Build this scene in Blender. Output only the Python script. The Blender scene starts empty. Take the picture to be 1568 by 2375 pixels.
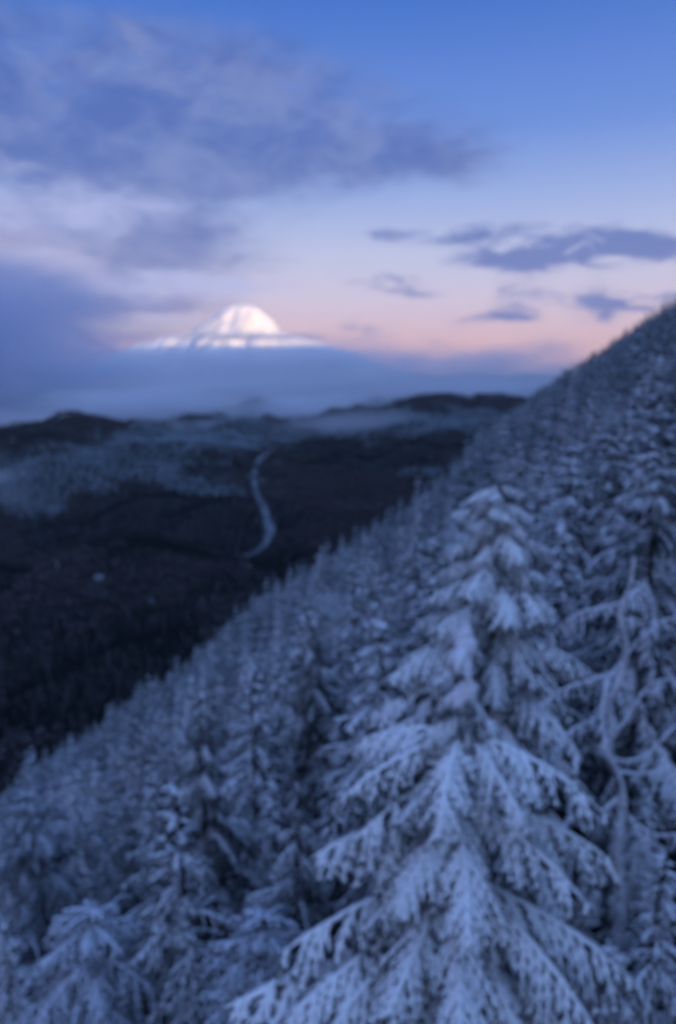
import bpy, math, random
import numpy as np
from mathutils import Vector, Matrix, noise

random.seed(7)
rs = np.random.RandomState(7)
R = math.radians
S = bpy.context.scene
COL = S.collection

# ------------------------------------------------------------------ camera
PITCH = 12.0
F = 683.0                      # focal length in pixels of the 676 x 1024 frame
cam_d = bpy.data.cameras.new('camera')
cam = bpy.data.objects.new('camera', cam_d)
COL.objects.link(cam)
cam_d.sensor_fit = 'VERTICAL'
cam_d.sensor_height = 36.0
cam_d.lens = 36.0 * F / 1024.0
cam_d.clip_start = 0.1
cam_d.clip_end = 60000
cam.rotation_euler = (R(90 - PITCH), 0, 0)
cam.location = (0, 0, 0)
cam_d.dof.use_dof = True       # the whole photograph is soft: focused far in front of the trees
cam_d.dof.focus_distance = 0.8
cam_d.dof.aperture_fstop = 2.8
S.camera = cam

S.view_settings.view_transform = 'Standard'
S.view_settings.look = 'None'
S.view_settings.gamma = 1
S.view_settings.exposure = 0.7
S.view_settings.use_curve_mapping = False
S.render.engine = 'CYCLES'
S.cycles.max_bounces = 9
S.cycles.diffuse_bounces = 5
S.cycles.volume_bounces = 7
S.cycles.volume_max_steps = 128
S.cycles.use_denoising = True
S.cycles.use_adaptive_sampling = True
S.cycles.adaptive_threshold = 0.02


def lin(c):
    return tuple(((v / 255) / 12.92 if v / 255 <= .04045 else ((v / 255 + .055) / 1.055) ** 2.4) for v in c)


# ------------------------------------------------------------------ node helper
class N:
    """small wrapper that writes node maths as expressions"""
    def __init__(s, tree):
        s.t = tree

    def node(s, kind, **kw):
        n = s.t.nodes.new(kind)
        for k, v in kw.items():
            setattr(n, k, v)
        return n

    def put(s, sock, v):
        if isinstance(v, bpy.types.NodeSocket):
            s.t.links.new(v, sock)
        else:
            sock.default_value = v

    def m(s, op, a, b=0.0, c=0.0, clamp=False):
        n = s.node('ShaderNodeMath', operation=op, use_clamp=clamp)
        s.put(n.inputs[0], a)
        s.put(n.inputs[1], b)
        s.put(n.inputs[2], c)
        return n.outputs[0]

    def comb(s, x, y, z):
        n = s.node('ShaderNodeCombineXYZ')
        for i, v in enumerate((x, y, z)):
            s.put(n.inputs[i], v)
        return n.outputs[0]

    def sep(s, v):
        n = s.node('ShaderNodeSeparateXYZ')
        s.put(n.inputs[0], v)
        return n.outputs

    def noise(s, vec, scale, detail=4, rough=.55, dist=0.0):
        n = s.node('ShaderNodeTexNoise')
        s.put(n.inputs['Vector'], vec)
        n.inputs['Scale'].default_value = scale
        n.inputs['Detail'].default_value = detail
        n.inputs['Roughness'].default_value = rough
        n.inputs['Distortion'].default_value = dist
        return n.outputs['Fac']

    def mix(s, f, a, b, mode='MIX'):
        n = s.node('ShaderNodeMix', data_type='RGBA', blend_type=mode)
        s.put(n.inputs[0], f)
        for sock, v in ((n.inputs[6], a), (n.inputs[7], b)):
            if isinstance(v, tuple) and len(v) == 3:
                v = (*v, 1)
            s.put(sock, v)
        return n.outputs[2]

    def smooth(s, v, a, b):
        n = s.node('ShaderNodeMapRange', interpolation_type='SMOOTHSTEP')
        s.put(n.inputs[0], v)
        n.inputs[1].default_value = a
        n.inputs[2].default_value = b
        return n.outputs[0]

    def ramp(s, f, stops):
        n = s.node('ShaderNodeValToRGB')
        s.put(n.inputs[0], f)
        e = n.color_ramp.elements
        while len(e) > 1:
            e.remove(e[-1])
        e[0].position = stops[0][0]
        e[0].color = (*stops[0][1], 1)
        for p, c in stops[1:]:
            k = e.new(p)
            k.color = (*c, 1)
        return n.outputs[0]


def elev_az(x, y):
    """display coordinates of the 1568 px wide view -> azimuth, elevation in degrees"""
    px, py = x * .4311, y * .4311
    a, u = px - 338, 512 - py
    cp, sp = math.cos(R(PITCH)), math.sin(R(PITCH))
    yy, zz = F * cp + u * sp, -F * sp + u * cp
    return math.degrees(math.atan2(a, yy)), math.degrees(math.atan2(zz, math.hypot(a, yy)))


def at(x, y, dist):
    """the point 'dist' metres ahead (world y) seen at display position x, y"""
    px, py = x * .4311, y * .4311
    a, u = px - 338, 512 - py
    cp, sp = math.cos(R(PITCH)), math.sin(R(PITCH))
    yy, zz = F * cp + u * sp, -F * sp + u * cp
    t = dist / yy
    return Vector((a * t, dist, zz * t))


def project(p):
    cp, sp = math.cos(R(PITCH)), math.sin(R(PITCH))
    f = p[1] * cp - p[2] * sp
    u = p[1] * sp + p[2] * cp
    if f < .1:
        return (-9999, -9999)
    return (338 + F * p[0] / f, 512 - F * u / f)


# ------------------------------------------------------------------ world
SUN_AZ, SUN_EL = 145.0, 2.4       # azimuth clockwise from +Y: the low sun is behind on the right
world = bpy.data.worlds.new('World')
S.world = world
world.use_nodes = True
wt = world.node_tree
wt.nodes.clear()
w = N(wt)
d = w.node('ShaderNodeTexCoord').outputs['Generated']
dx, dy, dz = w.sep(d)
el = w.m('MULTIPLY', w.m('ARCSINE', dz), 180 / math.pi)
az = w.m('MULTIPLY', w.m('ARCTAN2', dx, dy), 180 / math.pi)
elp = w.m('MAXIMUM', el, 0.0)
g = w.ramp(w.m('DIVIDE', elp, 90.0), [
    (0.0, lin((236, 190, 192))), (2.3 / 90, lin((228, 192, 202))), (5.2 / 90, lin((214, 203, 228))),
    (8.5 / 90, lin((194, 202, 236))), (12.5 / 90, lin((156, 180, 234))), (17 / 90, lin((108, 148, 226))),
    (25 / 90, lin((62, 116, 208))), (45 / 90, lin((98, 146, 224))), (1.0, lin((134, 174, 236)))])  # above the frame the sky is brightened towards the zenith to light the trees
# a little of the physical sky, so that the low sun side stays a touch warmer
sky = w.node('ShaderNodeTexSky', sky_type='NISHITA')
sky.sun_disc = False
sky.sun_elevation = R(SUN_EL)
sky.sun_rotation = R(SUN_AZ)
phys = w.mix(1.0, sky.outputs[0], (.05, .05, .05), 'MULTIPLY')
g = w.mix(0.04, g, phys)

# cloud coordinates: azimuth / elevation warped by noise
wv = w.comb(w.m('MULTIPLY', az, .055), w.m('MULTIPLY', el, .14), 0.0)
n1 = w.noise(wv, 1.0, 5, .6)
n2 = w.noise(w.comb(w.m('MULTIPLY', az, .055), w.m('MULTIPLY', el, .14), 7.3), 1.0, 5, .6)
n3 = w.noise(wv, 4.2, 6, .66, .4)
n4 = w.noise(w.comb(w.m('MULTIPLY', az, .09), w.m('MULTIPLY', el, .16), 3.1), 2.4, 5, .65, .3)
waz = w.m('ADD', az, w.m('MULTIPLY', w.m('SUBTRACT', n1, .5), 16.0))
wel = w.m('ADD', el, w.m('MULTIPLY', w.m('SUBTRACT', n2, .5), 5.0))


def blobs(lst):
    """soft warped ellipses given as display x, y, half widths, weight"""
    tot = None
    for x, y, rx, ry, wt_ in lst:
        a0, e0 = elev_az(x, y)
        ra = rx * .4311 / F * 57.3 * .95
        re = ry * .4311 / F * 57.3 * .95
        u = w.m('DIVIDE', w.m('SUBTRACT', waz, a0), ra)
        v = w.m('DIVIDE', w.m('SUBTRACT', wel, e0), re)
        q = w.m('ADD', w.m('MULTIPLY', u, u), w.m('MULTIPLY', v, v))
        e = w.m('MULTIPLY', w.m('POWER', math.e, w.m('MULTIPLY', q, -1.0)), wt_)
        tot = e if tot is None else w.m('ADD', tot, e)
    return tot


# high soft grey-violet veil at the upper left
veil = blobs([(180, 250, 460, 120, 1.1), (60, 380, 460, 80, .75), (330, 420, 330, 80, .55), (620, 300, 300, 90, .5),
              (820, 390, 300, 60, .55), (330, 580, 230, 58, 1.5), (1040, 385, 90, 40, .6), (700, 190, 320, 60, .45), (900, 330, 260, 60, .45), (420, 110, 260, 50, .4), (40, 640, 330, 90, .95),
              (120, 780, 330, 120, 1.1), (60, 600, 160, 26, .55), (360, 712, 120, 24, .8), (200, 60, 300, 60, .3)])
veil = w.m('MULTIPLY', veil, w.m('ADD', -.05, w.m('MULTIPLY', n3, 2.2)))
g = w.mix(w.m('MULTIPLY', w.smooth(veil, .1, 1.35), .82), g, w.mix(w.smooth(n4, .33, .72), lin((72, 102, 176)), lin((120, 138, 194))))
# pale lavender gaps and bright wisps between the left clouds
pale = blobs([(60, 520, 240, 50, .9), (60, 625, 110, 24, .8), (300, 480, 220, 40, .45), (430, 670, 260, 34, .9),
              (60, 400, 190, 32, .45)])
g = w.mix(w.m('MULTIPLY', w.smooth(w.m('MULTIPLY', pale, w.m('ADD', .1, w.m('MULTIPLY', n4, 1.8))), .25, 1.0), .85), g, lin((178, 188, 234)))
# small dark blue clouds at the right
dark = blobs([(1080, 548, 110, 26, 1.15), (950, 540, 60, 18, .6), (1330, 560, 150, 46, 1.3), (1220, 605, 150, 24, 1.1),
              (1470, 565, 130, 32, 1.0), (1180, 495, 60, 20, .35), (1320, 500, 70, 18, .4),
              (900, 660, 85, 26, 1.0), (1010, 685, 60, 16, .55), (1190, 690, 60, 50, .9), (1130, 745, 110, 18, .8),
              (1390, 695, 115, 34, 1.1), (1400, 735, 60, 22, .5), (1510, 695, 65, 16, .75), (825, 765, 70, 20, .9),
              (730, 600, 60, 16, .3), (840, 600, 60, 14, .3)])
dark = w.m('MULTIPLY', dark, w.m('ADD', -1.4, w.m('MULTIPLY', n3, 4.8)))
g = w.mix(w.m('MULTIPLY', w.smooth(dark, .2, 1.5), .9), g, lin((84, 114, 186)))
# the same loose cloud carries on over the rest of the sky
gen = w.smooth(w.noise(d, 3.0, 5, .6), .5, .75)
side = w.smooth(w.m('ABSOLUTE', az), 32, 50)
gen = w.m('MULTIPLY', w.m('MULTIPLY', gen, side), .7)
g = w.mix(gen, g, lin((96, 116, 178)))
# twilight sky behind the camera, out of view, brightened to light the trees
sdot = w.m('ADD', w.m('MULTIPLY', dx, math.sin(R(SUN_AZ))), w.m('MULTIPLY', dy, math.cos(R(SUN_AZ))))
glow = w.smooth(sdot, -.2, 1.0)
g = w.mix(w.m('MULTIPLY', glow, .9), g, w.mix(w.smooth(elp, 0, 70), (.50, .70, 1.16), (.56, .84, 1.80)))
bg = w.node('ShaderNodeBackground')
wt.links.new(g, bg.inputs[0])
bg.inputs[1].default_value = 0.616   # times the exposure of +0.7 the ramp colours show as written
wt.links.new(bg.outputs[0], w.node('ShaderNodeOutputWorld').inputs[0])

sun_d = bpy.data.lights.new('sun', 'SUN')
sun_d.energy = 5.0
sun_d.angle = R(.5)
sun_d.color = (1.0, .64, .26)
sun = bpy.data.objects.new('sun', sun_d)
COL.objects.link(sun)
sun.rotation_euler = Vector((math.sin(R(SUN_AZ)) * math.cos(R(SUN_EL)), math.cos(R(SUN_AZ)) * math.cos(R(SUN_EL)),
                             math.sin(R(SUN_EL)))).to_track_quat('Z', 'Y').to_euler()


# ------------------------------------------------------------------ object helpers
def tag(o, label=None, cat=None, group=None, kind=None):
    if label:
        o['label'] = label
    if cat:
        o['category'] = cat
    if group:
        o['group'] = group
    if kind:
        o['kind'] = kind
    return o


def link(name, mesh, parent=None, mats=None):
    o = bpy.data.objects.new(name, mesh)
    COL.objects.link(o)
    if mats:
        for m_ in mats:
            mesh.materials.append(m_)
    if parent:
        o.parent = parent
    return o


def empty(name, loc, rz=0.0):
    o = bpy.data.objects.new(name, None)
    o.empty_display_size = .5
    COL.objects.link(o)
    o.location = loc
    o.rotation_euler = (0, 0, rz)
    return o


def mesh_np(name, v, f, smooth=True, mi=None):
    """f: list of numpy index arrays (n,3) or (n,4)"""
    me = bpy.data.meshes.new(name)
    v = np.asarray(v, dtype=np.float32)
    f = [a for a in f if len(a)]
    me.vertices.add(len(v))
    me.vertices.foreach_set('co', v.ravel())
    loops = np.concatenate([a.ravel() for a in f]).astype(np.int32)
    sizes = np.concatenate([np.full(len(a), a.shape[1], dtype=np.int32) for a in f])
    starts = np.concatenate([[0], np.cumsum(sizes)[:-1]]).astype(np.int32)
    me.loops.add(len(loops))
    me.loops.foreach_set('vertex_index', loops)
    me.polygons.add(len(sizes))
    me.polygons.foreach_set('loop_start', starts)
    me.polygons.foreach_set('loop_total', sizes)
    me.polygons.foreach_set('use_smooth', np.full(len(sizes), smooth))
    if mi is not None:
        me.polygons.foreach_set('material_index', np.asarray(mi, dtype=np.int32))
    me.update(calc_edges=True)
    me.validate()
    return me


class Tubes:
    """collects tapered tubes (snow and rime laden twigs, limbs, trunks) into one mesh"""
    def __init__(s, seed=0):
        s.v, s.q, s.t, s.n = [], [], [], 0
        s.rs = np.random.RandomState(seed)

    def add(s, pts, rad, sides=5, lump=.25, flat=1.0):
        pts = np.asarray(pts, float)
        n = len(pts)
        rad = np.asarray(rad, float) * (1 + lump * (s.rs.rand(n) - .5) * 2)
        tan = np.gradient(pts, axis=0)
        tan /= np.linalg.norm(tan, axis=1, keepdims=True) + 1e-9
        ref = np.array([0, 0, 1.0]) if abs(tan[:, 2]).mean() < .85 else np.array([1.0, 0, 0])
        a = np.cross(tan, ref)
        a /= np.linalg.norm(a, axis=1, keepdims=True) + 1e-9
        b = np.cross(a, tan)
        th = np.linspace(0, 2 * np.pi, sides, endpoint=False) + s.rs.rand() * 6
        ring = pts[:, None, :] + rad[:, None, None] * (np.cos(th)[None, :, None] * a[:, None, :] +
                                                     flat * np.sin(th)[None, :, None] * b[:, None, :])
        tip = pts[-1] + tan[-1] * rad[-1] * .8
        base = s.n
        s.v.append(ring.reshape(-1, 3))
        s.v.append(tip[None, :])
        idx = base + np.arange(n * sides).reshape(n, sides)
        nx = np.roll(idx, -1, axis=1)
        s.q.append(np.stack([idx[:-1], nx[:-1], nx[1:], idx[1:]], -1).reshape(-1, 4)[:, ::-1])
        tt = np.stack([idx[-1], nx[-1], np.full(sides, base + n * sides)], -1)
        s.t.append(tt[:, ::-1])
        s.n += n * sides + 1

    def mesh(s, name):
        return mesh_np(name, np.concatenate(s.v), [np.concatenate(s.q), np.concatenate(s.t)])


def curve(p0, dirv, length, sag, n=5, wig=0.0, rs_=None):
    """points starting at p0 going along dirv, sagging under their load"""
    t = np.linspace(0, 1, n)
    p = np.asarray(p0)[None, :] + np.outer(t * length, dirv)
    p[:, 2] -= sag * length * t ** 1.8
    if wig and rs_ is not None:
        p[1:] += (rs_.rand(n - 1, 3) - .5) * wig * length
    return p


# ------------------------------------------------------------------ materials
def mat_frost(name, rime, snow_from, snow_to, dark=(.018, .032, .034), white=(.76, .80, .87), scale=9.0):
    """needles with rime all over (amount 'rime') and settled snow on what faces up"""
    m = bpy.data.materials.new(name)
    m.use_nodes = True
    t = m.node_tree
    h = N(t)
    b = t.nodes['Principled BSDF']
    b.inputs['Roughness'].default_value = .85
    if 'Specular IOR Level' in b.inputs:
        b.inputs['Specular IOR Level'].default_value = .15
    nz = h.sep(h.node('ShaderNodeNewGeometry').outputs['Normal'])[2]
    pos = h.node('ShaderNodeTexCoord').outputs['Object']
    n = h.noise(pos, scale, 4, .7)
    n_b = h.noise(pos, scale * .22, 3, .6)
    rnd = h.node('ShaderNodeObjectInfo').outputs['Random']
    f = h.m('ADD', nz, h.m('MULTIPLY', h.m('SUBTRACT', n, .5), 1.3))
    f = h.m('ADD', f, h.m('MULTIPLY', h.m('SUBTRACT', n_b, .5), .9))
    f = h.m('ADD', f, h.m('MULTIPLY', h.m('SUBTRACT', rnd, .5), .35))
    snow = h.smooth(f, snow_from, snow_to)
    rim = h.m('MULTIPLY', h.smooth(n, .35, .75), rime)
    fac = h.m('MAXIMUM', snow, rim)
    c = h.mix(fac, dark, white)
    t.links.new(c, b.inputs['Base Color'])
    return m


def mat_plain(name, a, b_, scale, rough=.9, snow=0.0):
    m = bpy.data.materials.new(name)
    m.use_nodes = True
    t = m.node_tree
    h = N(t)
    b = t.nodes['Principled BSDF']
    b.inputs['Roughness'].default_value = rough
    pos = h.node('ShaderNodeTexCoord').outputs['Object']
    c = h.mix(h.smooth(h.noise(pos, scale, 5, .65), .35, .65), a, b_)
    if snow:
        nz = h.sep(h.node('ShaderNodeNewGeometry').outputs['Normal'])[2]
        s_ = h.smooth(h.m('ADD', nz, h.m('MULTIPLY', h.noise(pos, scale * 2, 3), .8)), 1.25 - snow, 1.7 - snow)
        c = h.mix(s_, c, (.74, .78, .86))
    t.links.new(c, b.inputs['Base Color'])
    return m


M_FIR = mat_frost('rimed fir needles', .12, .22, .72, dark=(.007, .020, .026), white=(.82, .86, .92))
M_HERO = mat_frost('snow laden fir needles', .14, .06, .46, dark=(.008, .026, .034), white=(.88, .92, .95))
M_ROUND = mat_frost('thick rime on fir', .25, .05, .8, dark=(.010, .026, .034), white=(.66, .72, .82))
M_RIME = mat_frost('rime on bare twigs', .75, -.5, .4)
M_SNOW = mat_frost('snow clump', 1.0, -1.0, -.6, white=(.80, .83, .90))
M_LIMB = mat_frost('rimed limb', .85, -.5, .3, dark=(.03, .028, .028))
M_BARK = mat_plain('fir bark', (.035, .030, .030), (.07, .06, .055), 6, .95, snow=.35)
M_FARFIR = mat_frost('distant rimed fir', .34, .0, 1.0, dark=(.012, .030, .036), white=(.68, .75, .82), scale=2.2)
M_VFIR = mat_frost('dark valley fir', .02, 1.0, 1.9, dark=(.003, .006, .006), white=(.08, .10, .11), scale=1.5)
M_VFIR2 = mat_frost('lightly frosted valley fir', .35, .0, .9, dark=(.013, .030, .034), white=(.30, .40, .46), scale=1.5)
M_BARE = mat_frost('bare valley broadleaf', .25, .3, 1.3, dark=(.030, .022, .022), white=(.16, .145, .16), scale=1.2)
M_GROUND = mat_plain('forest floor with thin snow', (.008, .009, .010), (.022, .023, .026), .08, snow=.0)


# ------------------------------------------------------------------ terrain
def sstep(x, a, b):
    t = np.clip((x - a) / (b - a), 0, 1)
    return t * t * (3 - 2 * t)


_ph = rs.rand(60) * 6.28


def fbm(x, y, wl, seed, octs=4):
    z = np.zeros_like(np.asarray(x, float))
    amp, tot = 1.0, 0.0
    r2 = np.random.RandomState(seed)
    for o in range(octs):
        for k in range(3):
            th = r2.rand() * 6.28
            f = 6.28 / wl * (.8 + .5 * r2.rand())
            z = z + amp * np.sin(f * (x * math.cos(th) + y * math.sin(th)) + r2.rand() * 6.28 +
                                 1.3 * np.sin(f * .6 * (x * math.sin(th) - y * math.cos(th)) + r2.rand() * 6))
        tot += amp * 3
        amp *= .5
        wl *= .47
    return z / tot * 1.8


def valley_z(x, y):
    x = np.asarray(x, float)
    y = np.asarray(y, float)
    z = -345 + 46 * fbm(x, y, 1500, 3) + 24 * fbm(x, y, 420, 5)
    z += 95 * sstep(y, 1500, 3800) * sstep(x, -2200, 400)
    z += 85 * np.exp(-(((x + 455) / 130) ** 2 + ((y - 4050) / 200) ** 2)) + 60 * sstep(x, 100, 900) * sstep(y, 2000, 3500)
    # broad frosted shoulder on the left, and the low spur in front of the right ridge
    z += 120 * np.exp(-(((x + 900) / 620) ** 2 + ((y - 2150) / 520) ** 2))
    z += 70 * np.exp(-(((x + 250) / 380) ** 2 + ((y - 2900) / 420) ** 2))
    z += 60 * np.exp(-(((x - 330) / 260) ** 2 + ((y - 2300) / 700) ** 2))
    z += 62 * np.exp(-(((x - 760) / 330) ** 2 + ((y - 3050) / 450) ** 2)) + 30 * np.exp(-(((x - 480) / 300) ** 2 + ((y - 3300) / 400) ** 2))
    z -= 25 * np.exp(-(((x + 160) / 120) ** 2)) * sstep(y, 700, 1200) * (1 - sstep(y, 1900, 2600))
    return z


def hill_z(x, y):
    x = np.asarray(x, float)
    y = np.asarray(y, float)
    r = np.hypot(x, y)
    a = np.degrees(np.arctan2(x, y))
    z = -20 + .735 * x - .222 * y - .034 * np.clip(x - 60, 0, 900)
    r0 = np.interp(a, [-60, -26, -10, 0, 7, 11, 14, 20, 60], [150, 165, 150, 120, 110, 170, 500, 1000, 1300])
    k = np.interp(a, [-60, -10, 8, 15, 40], [8e-4, 8e-4, 9e-4, 1.6e-4, 1.2e-4])
    z = z - k * np.maximum(r - r0, 0) ** 2 * (a > -100)
    z += 1.6 * fbm(x, y, 55, 11) * np.clip(r / 60, 0, 1) + 5 * fbm(x, y, 240, 12) * np.clip(r / 300, 0, 1) * np.where(x > 0, np.clip(1 - r / 900, .15, 1), 1)
    z = z - .00005 * np.clip(x - 150, 0, 700) * np.clip(r, 0, 1200)
    top = 420.0
    z = np.where(z > top, top + (z - top) * .12, z)     # the hill rounds off above the frame on the right
    return z


def ground_z(x, y):
    x = np.asarray(x, float)
    y = np.asarray(y, float)
    v = valley_z(x, y)
    h = hill_z(x, y)
    # unseen massif added far out right to keep the sun off valley and fog
    m = 900 * sstep(x - .60 * y, 300, 2600) * sstep(y, -3500, 500) * (1 - sstep(y, 9500, 12500)) - 320
    m = np.where(x > 0, m, -400)
    m = m + 1570 * np.exp(-((x - 5600) / 3000) ** 2 - ((y + 6800) / 1900) ** 2)   # unseen summit added behind the camera to shade the left cloud mass
    k = 12.0
    mx = np.maximum(np.maximum(v, h), m)
    return mx + k * np.log(np.exp((v - mx) / k) + np.exp((h - mx) / k) + np.exp((m - mx) / k))


def grid(x0, x1, y0, y1, nx, ny, px=1.0, py=1.0):
    u = np.linspace(-1, 1, nx)
    xs = (x0 + x1) / 2 + (x1 - x0) / 2 * np.sign(u) * np.abs(u) ** px
    ys = y0 + (y1 - y0) * np.linspace(0, 1, ny) ** py
    X, Y = np.meshgrid(xs, ys)
    idx = np.arange(nx * ny).reshape(ny, nx)
    q = np.stack([idx[:-1, :-1], idx[:-1, 1:], idx[1:, 1:], idx[1:, :-1]], -1).reshape(-1, 4)
    return X, Y, q


X, Y, q = grid(-14000, 14000, -3500, 15000, 420, 420, 2.6, 1.0)
yy_ = np.linspace(-1, 1, 420)
ys = np.sign(yy_) * np.abs(yy_) ** 2.6
ys = np.where(ys < 0, ys * 12000, ys * 15000)
Y = np.repeat(ys[:, None], 420, 1)
Z = ground_z(X, Y)
ground = link('ground', mesh_np('ground', np.stack([X, Y, Z], -1).reshape(-1, 3), [q]), mats=[M_GROUND])
tag(ground, kind='structure')

# ------------------------------------------------------------------ the far snow mountain
MY = 9000.0
pk, fl, fr = at(560, 700, MY), at(250, 850, MY), at(900, 850, MY)
prof_d = [(100, 900), (250, 826), (330, 792), (440, 770), (482, 738), (525, 712), (560, 706), (592, 711), (625, 735), (652, 766),
          (700, 782), (760, 799), (830, 822), (900, 850), (1050, 900)]
pp = [at(a_, b_, MY) for a_, b_ in prof_d]
px_, pz_ = np.array([p.x for p in pp]), np.array([p.z for p in pp])
xs = np.linspace(px_[0], px_[-1], 150)
vs = np.linspace(-1, 1, 90)
X, V = np.meshgrid(xs, vs)
base = -330.0
ridge = np.interp(X, px_, pz_)
rg = sum((.5 ** k_) * np.abs(fbm(X * 1.0, V * 900 + 37 * k_, 620 * .5 ** k_, 60 + k_, 2)) for k_ in range(4))
Z = base + (ridge - base) * (1 - np.abs(V) ** 1.25) - rg * 105 * np.clip(np.abs(V) * 3, 0, 1) + 7 * fbm(X, V * 900, 160, 71, 3)
Yc = MY + V * 1500
idx = np.arange(X.size).reshape(X.shape)
q = np.stack([idx[:-1, :-1], idx[:-1, 1:], idx[1:, 1:], idx[1:, :-1]], -1).reshape(-1, 4)
M_MT = mat_plain('mountain snow', (.93, .92, .90), (.74, .72, .71), .006)
mt = link('snow_mountain', mesh_np('snow_mountain', np.stack([X, Yc, Z], -1).reshape(-1, 3), [q]), mats=[M_MT])
tag(mt, kind='structure')


# ------------------------------------------------------------------ low cloud and haze (real air)
def mat_cloud(name, dens, ctr, rad, warp, nscale, edge, seed=0.0, zs=3.0, col=(.90, .94, 1.0)):
    """soft ellipsoid of cloud: ctr, rad in metres"""
    m = bpy.data.materials.new(name)
    m.use_nodes = True
    t = m.node_tree
    t.nodes.clear()
    h = N(t)
    p = h.node('ShaderNodeNewGeometry').outputs['Position']
    x, y, z = h.sep(p)
    pv = h.comb(h.m('ADD', x, seed), y, h.m('MULTIPLY', z, zs))
    n = h.noise(pv, nscale, 3, .6)
    n_b = h.noise(pv, nscale * 3.3, 2, .6)
    q2 = None
    for c_, r_, s_ in zip(ctr, rad, (x, y, z)):
        u = h.m('DIVIDE', h.m('SUBTRACT', s_, c_), r_)
        u = h.m('MULTIPLY', u, u)
        q2 = u if q2 is None else h.m('ADD', q2, u)
    q2 = h.m('ADD', h.m('SQRT', q2), h.m('MULTIPLY', h.m('SUBTRACT', n, .5), warp))
    q2 = h.m('ADD', q2, h.m('MULTIPLY', h.m('SUBTRACT', n_b, .5), warp * .35))
    f = h.m('SUBTRACT', 1.0, h.smooth(q2, 1 - edge, 1.0))
    v = h.node('ShaderNodeVolumePrincipled')
    v.inputs['Color'].default_value = (*col, 1)
    v.inputs['Anisotropy'].default_value = 0.0
    t.links.new(h.m('MULTIPLY', f, dens), v.inputs['Density'])
    t.links.new(v.outputs[0], h.node('ShaderNodeOutputMaterial').inputs['Volume'])
    return m


def ellipsoid(name, ctr, rad, mat, k=1.25):
    nu, nv = 20, 12
    v, f = [], []
    for j in range(nv + 1):
        ph = math.pi * j / nv
        for i in range(nu):
            th = 2 * math.pi * i / nu
            v.append((ctr[0] + k * rad[0] * math.sin(ph) * math.cos(th), ctr[1] + k * rad[1] * math.sin(ph) * math.sin(th),
                      ctr[2] + k * rad[2] * math.cos(ph)))
    for j in range(nv):
        for i in range(nu):
            f.append((j * nu + i, (j + 1) * nu + i, (j + 1) * nu + (i + 1) % nu, j * nu + (i + 1) % nu))
    me = mesh_np(name, np.array(v), [np.array(f)])
    o = link(name, me, mats=[mat])
    return o


def cloud(name, x, y, dist, rx, ry, depth, dens, warp=.5, nscale=.0012, edge=.6, seed=0.0, zs=3.0, label=None, col=(.89, .92, .98)):
    c = at(x, y, dist)
    s_ = dist / 667 * .4311
    rad = (rx * s_, depth, ry * s_)
    m = mat_cloud(name, dens, c, rad, warp, nscale, edge, seed, zs, col)
    o = ellipsoid('low_cloud', c, rad, m, 1.0 + warp * .5)
    tag(o, kind='stuff', label=label, cat='cloud')
    return o


cloud('fog bank', 700, 1000, 5600, 1500, 215, 1700, .0016, .8, .0014, .4, label='blue grey fog bank lying across the far end of the valley')
cloud('left mass', -160, 850, 4800, 560, 420, 800, .0035, 1.0, .0013, .7, 500, label='tall dim blue cloud mass rising at the left edge of the valley', col=(.73, .80, .94))
cloud('mist', 330, 945, 3700, 300, 58, 260, .009, .9, .003, .8, 33, 3, label='torn scrap of mist spilling over the far hills at the left')
cloud('mist', 40, 985, 3300, 240, 46, 260, .004, .9, .003, .8, 77, 3, label='low mist lying on the far hills at the left edge')
cloud('mist', 720, 955, 3600, 250, 52, 240, .009, .9, .003, .8, 190, 3, label='thin mist over the far hills above the end of the road')
cloud('mist', 1080, 915, 3900, 330, 46, 260, .006, .9, .002, .8, 260, 3, label='pale mist streak against the foot of the right ridge')
cloud('mist', 430, 1010, 2900, 330, 48, 260, .004, 1.0, .003, .9, 520, 3, label='faint mist drifting over the frosted shoulder left of the road')
cloud('mist', 830, 985, 2900, 260, 42, 260, .004, 1.0, .003, .9, 560, 3, label='faint mist drifting above the dark wood right of the road')
cloud('mist', 0, 1170, 1700, 190, 100, 240, .0045, .9, .004, .8, 410, 2, label='dim blue mist in the valley at the left edge')
cloud('mist', 480, 905, 4300, 300, 40, 250, .006, 1.0, .003, .8, 450, 3, label='torn mist around the dark hilltop at the far end of the valley')
cloud('mist', 620, 838, 4900, 420, 34, 240, .005, .9, .002, .8, 310, 4, label='ragged pale crest of mist under the sunlit mountain')
cloud('band', 560, 779, 6900, 240, 15, 300, .005, .9, .0045, .8, 90, 5, label='thin grey cloud band crossing just under the sunlit summit')
cloud('left band', 370, 752, 6600, 200, 34, 300, .0045, .9, .0024, .85, 190, 4, label='grey cloud streak left of the sunlit summit')

haze_m = bpy.data.materials.new('haze air')
haze_m.use_nodes = True
haze_m.node_tree.nodes.clear()
hz = N(haze_m.node_tree)
hv = hz.node('ShaderNodeVolumePrincipled')
hv.inputs['Color'].default_value = (.90, .94, 1.0, 1)
hv.inputs['Density'].default_value = 1.7e-5
haze_m.node_tree.links.new(hv.outputs[0], hz.node('ShaderNodeOutputMaterial').inputs['Volume'])
bx = [(-14200, -12200, -420), (14200, -12200, -420), (14200, 15200, -420), (-14200, 15200, -420)]
bx += [(a_, b_, 1500) for a_, b_, _ in bx]
haze = link('haze', mesh_np('haze', np.array(bx), [np.array([(0, 3, 2, 1), (4, 5, 6, 7), (0, 1, 5, 4), (1, 2, 6, 5), (2, 3, 7, 6), (3, 0, 4, 7)])], False), mats=[haze_m])
tag(haze, kind='stuff')


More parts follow.
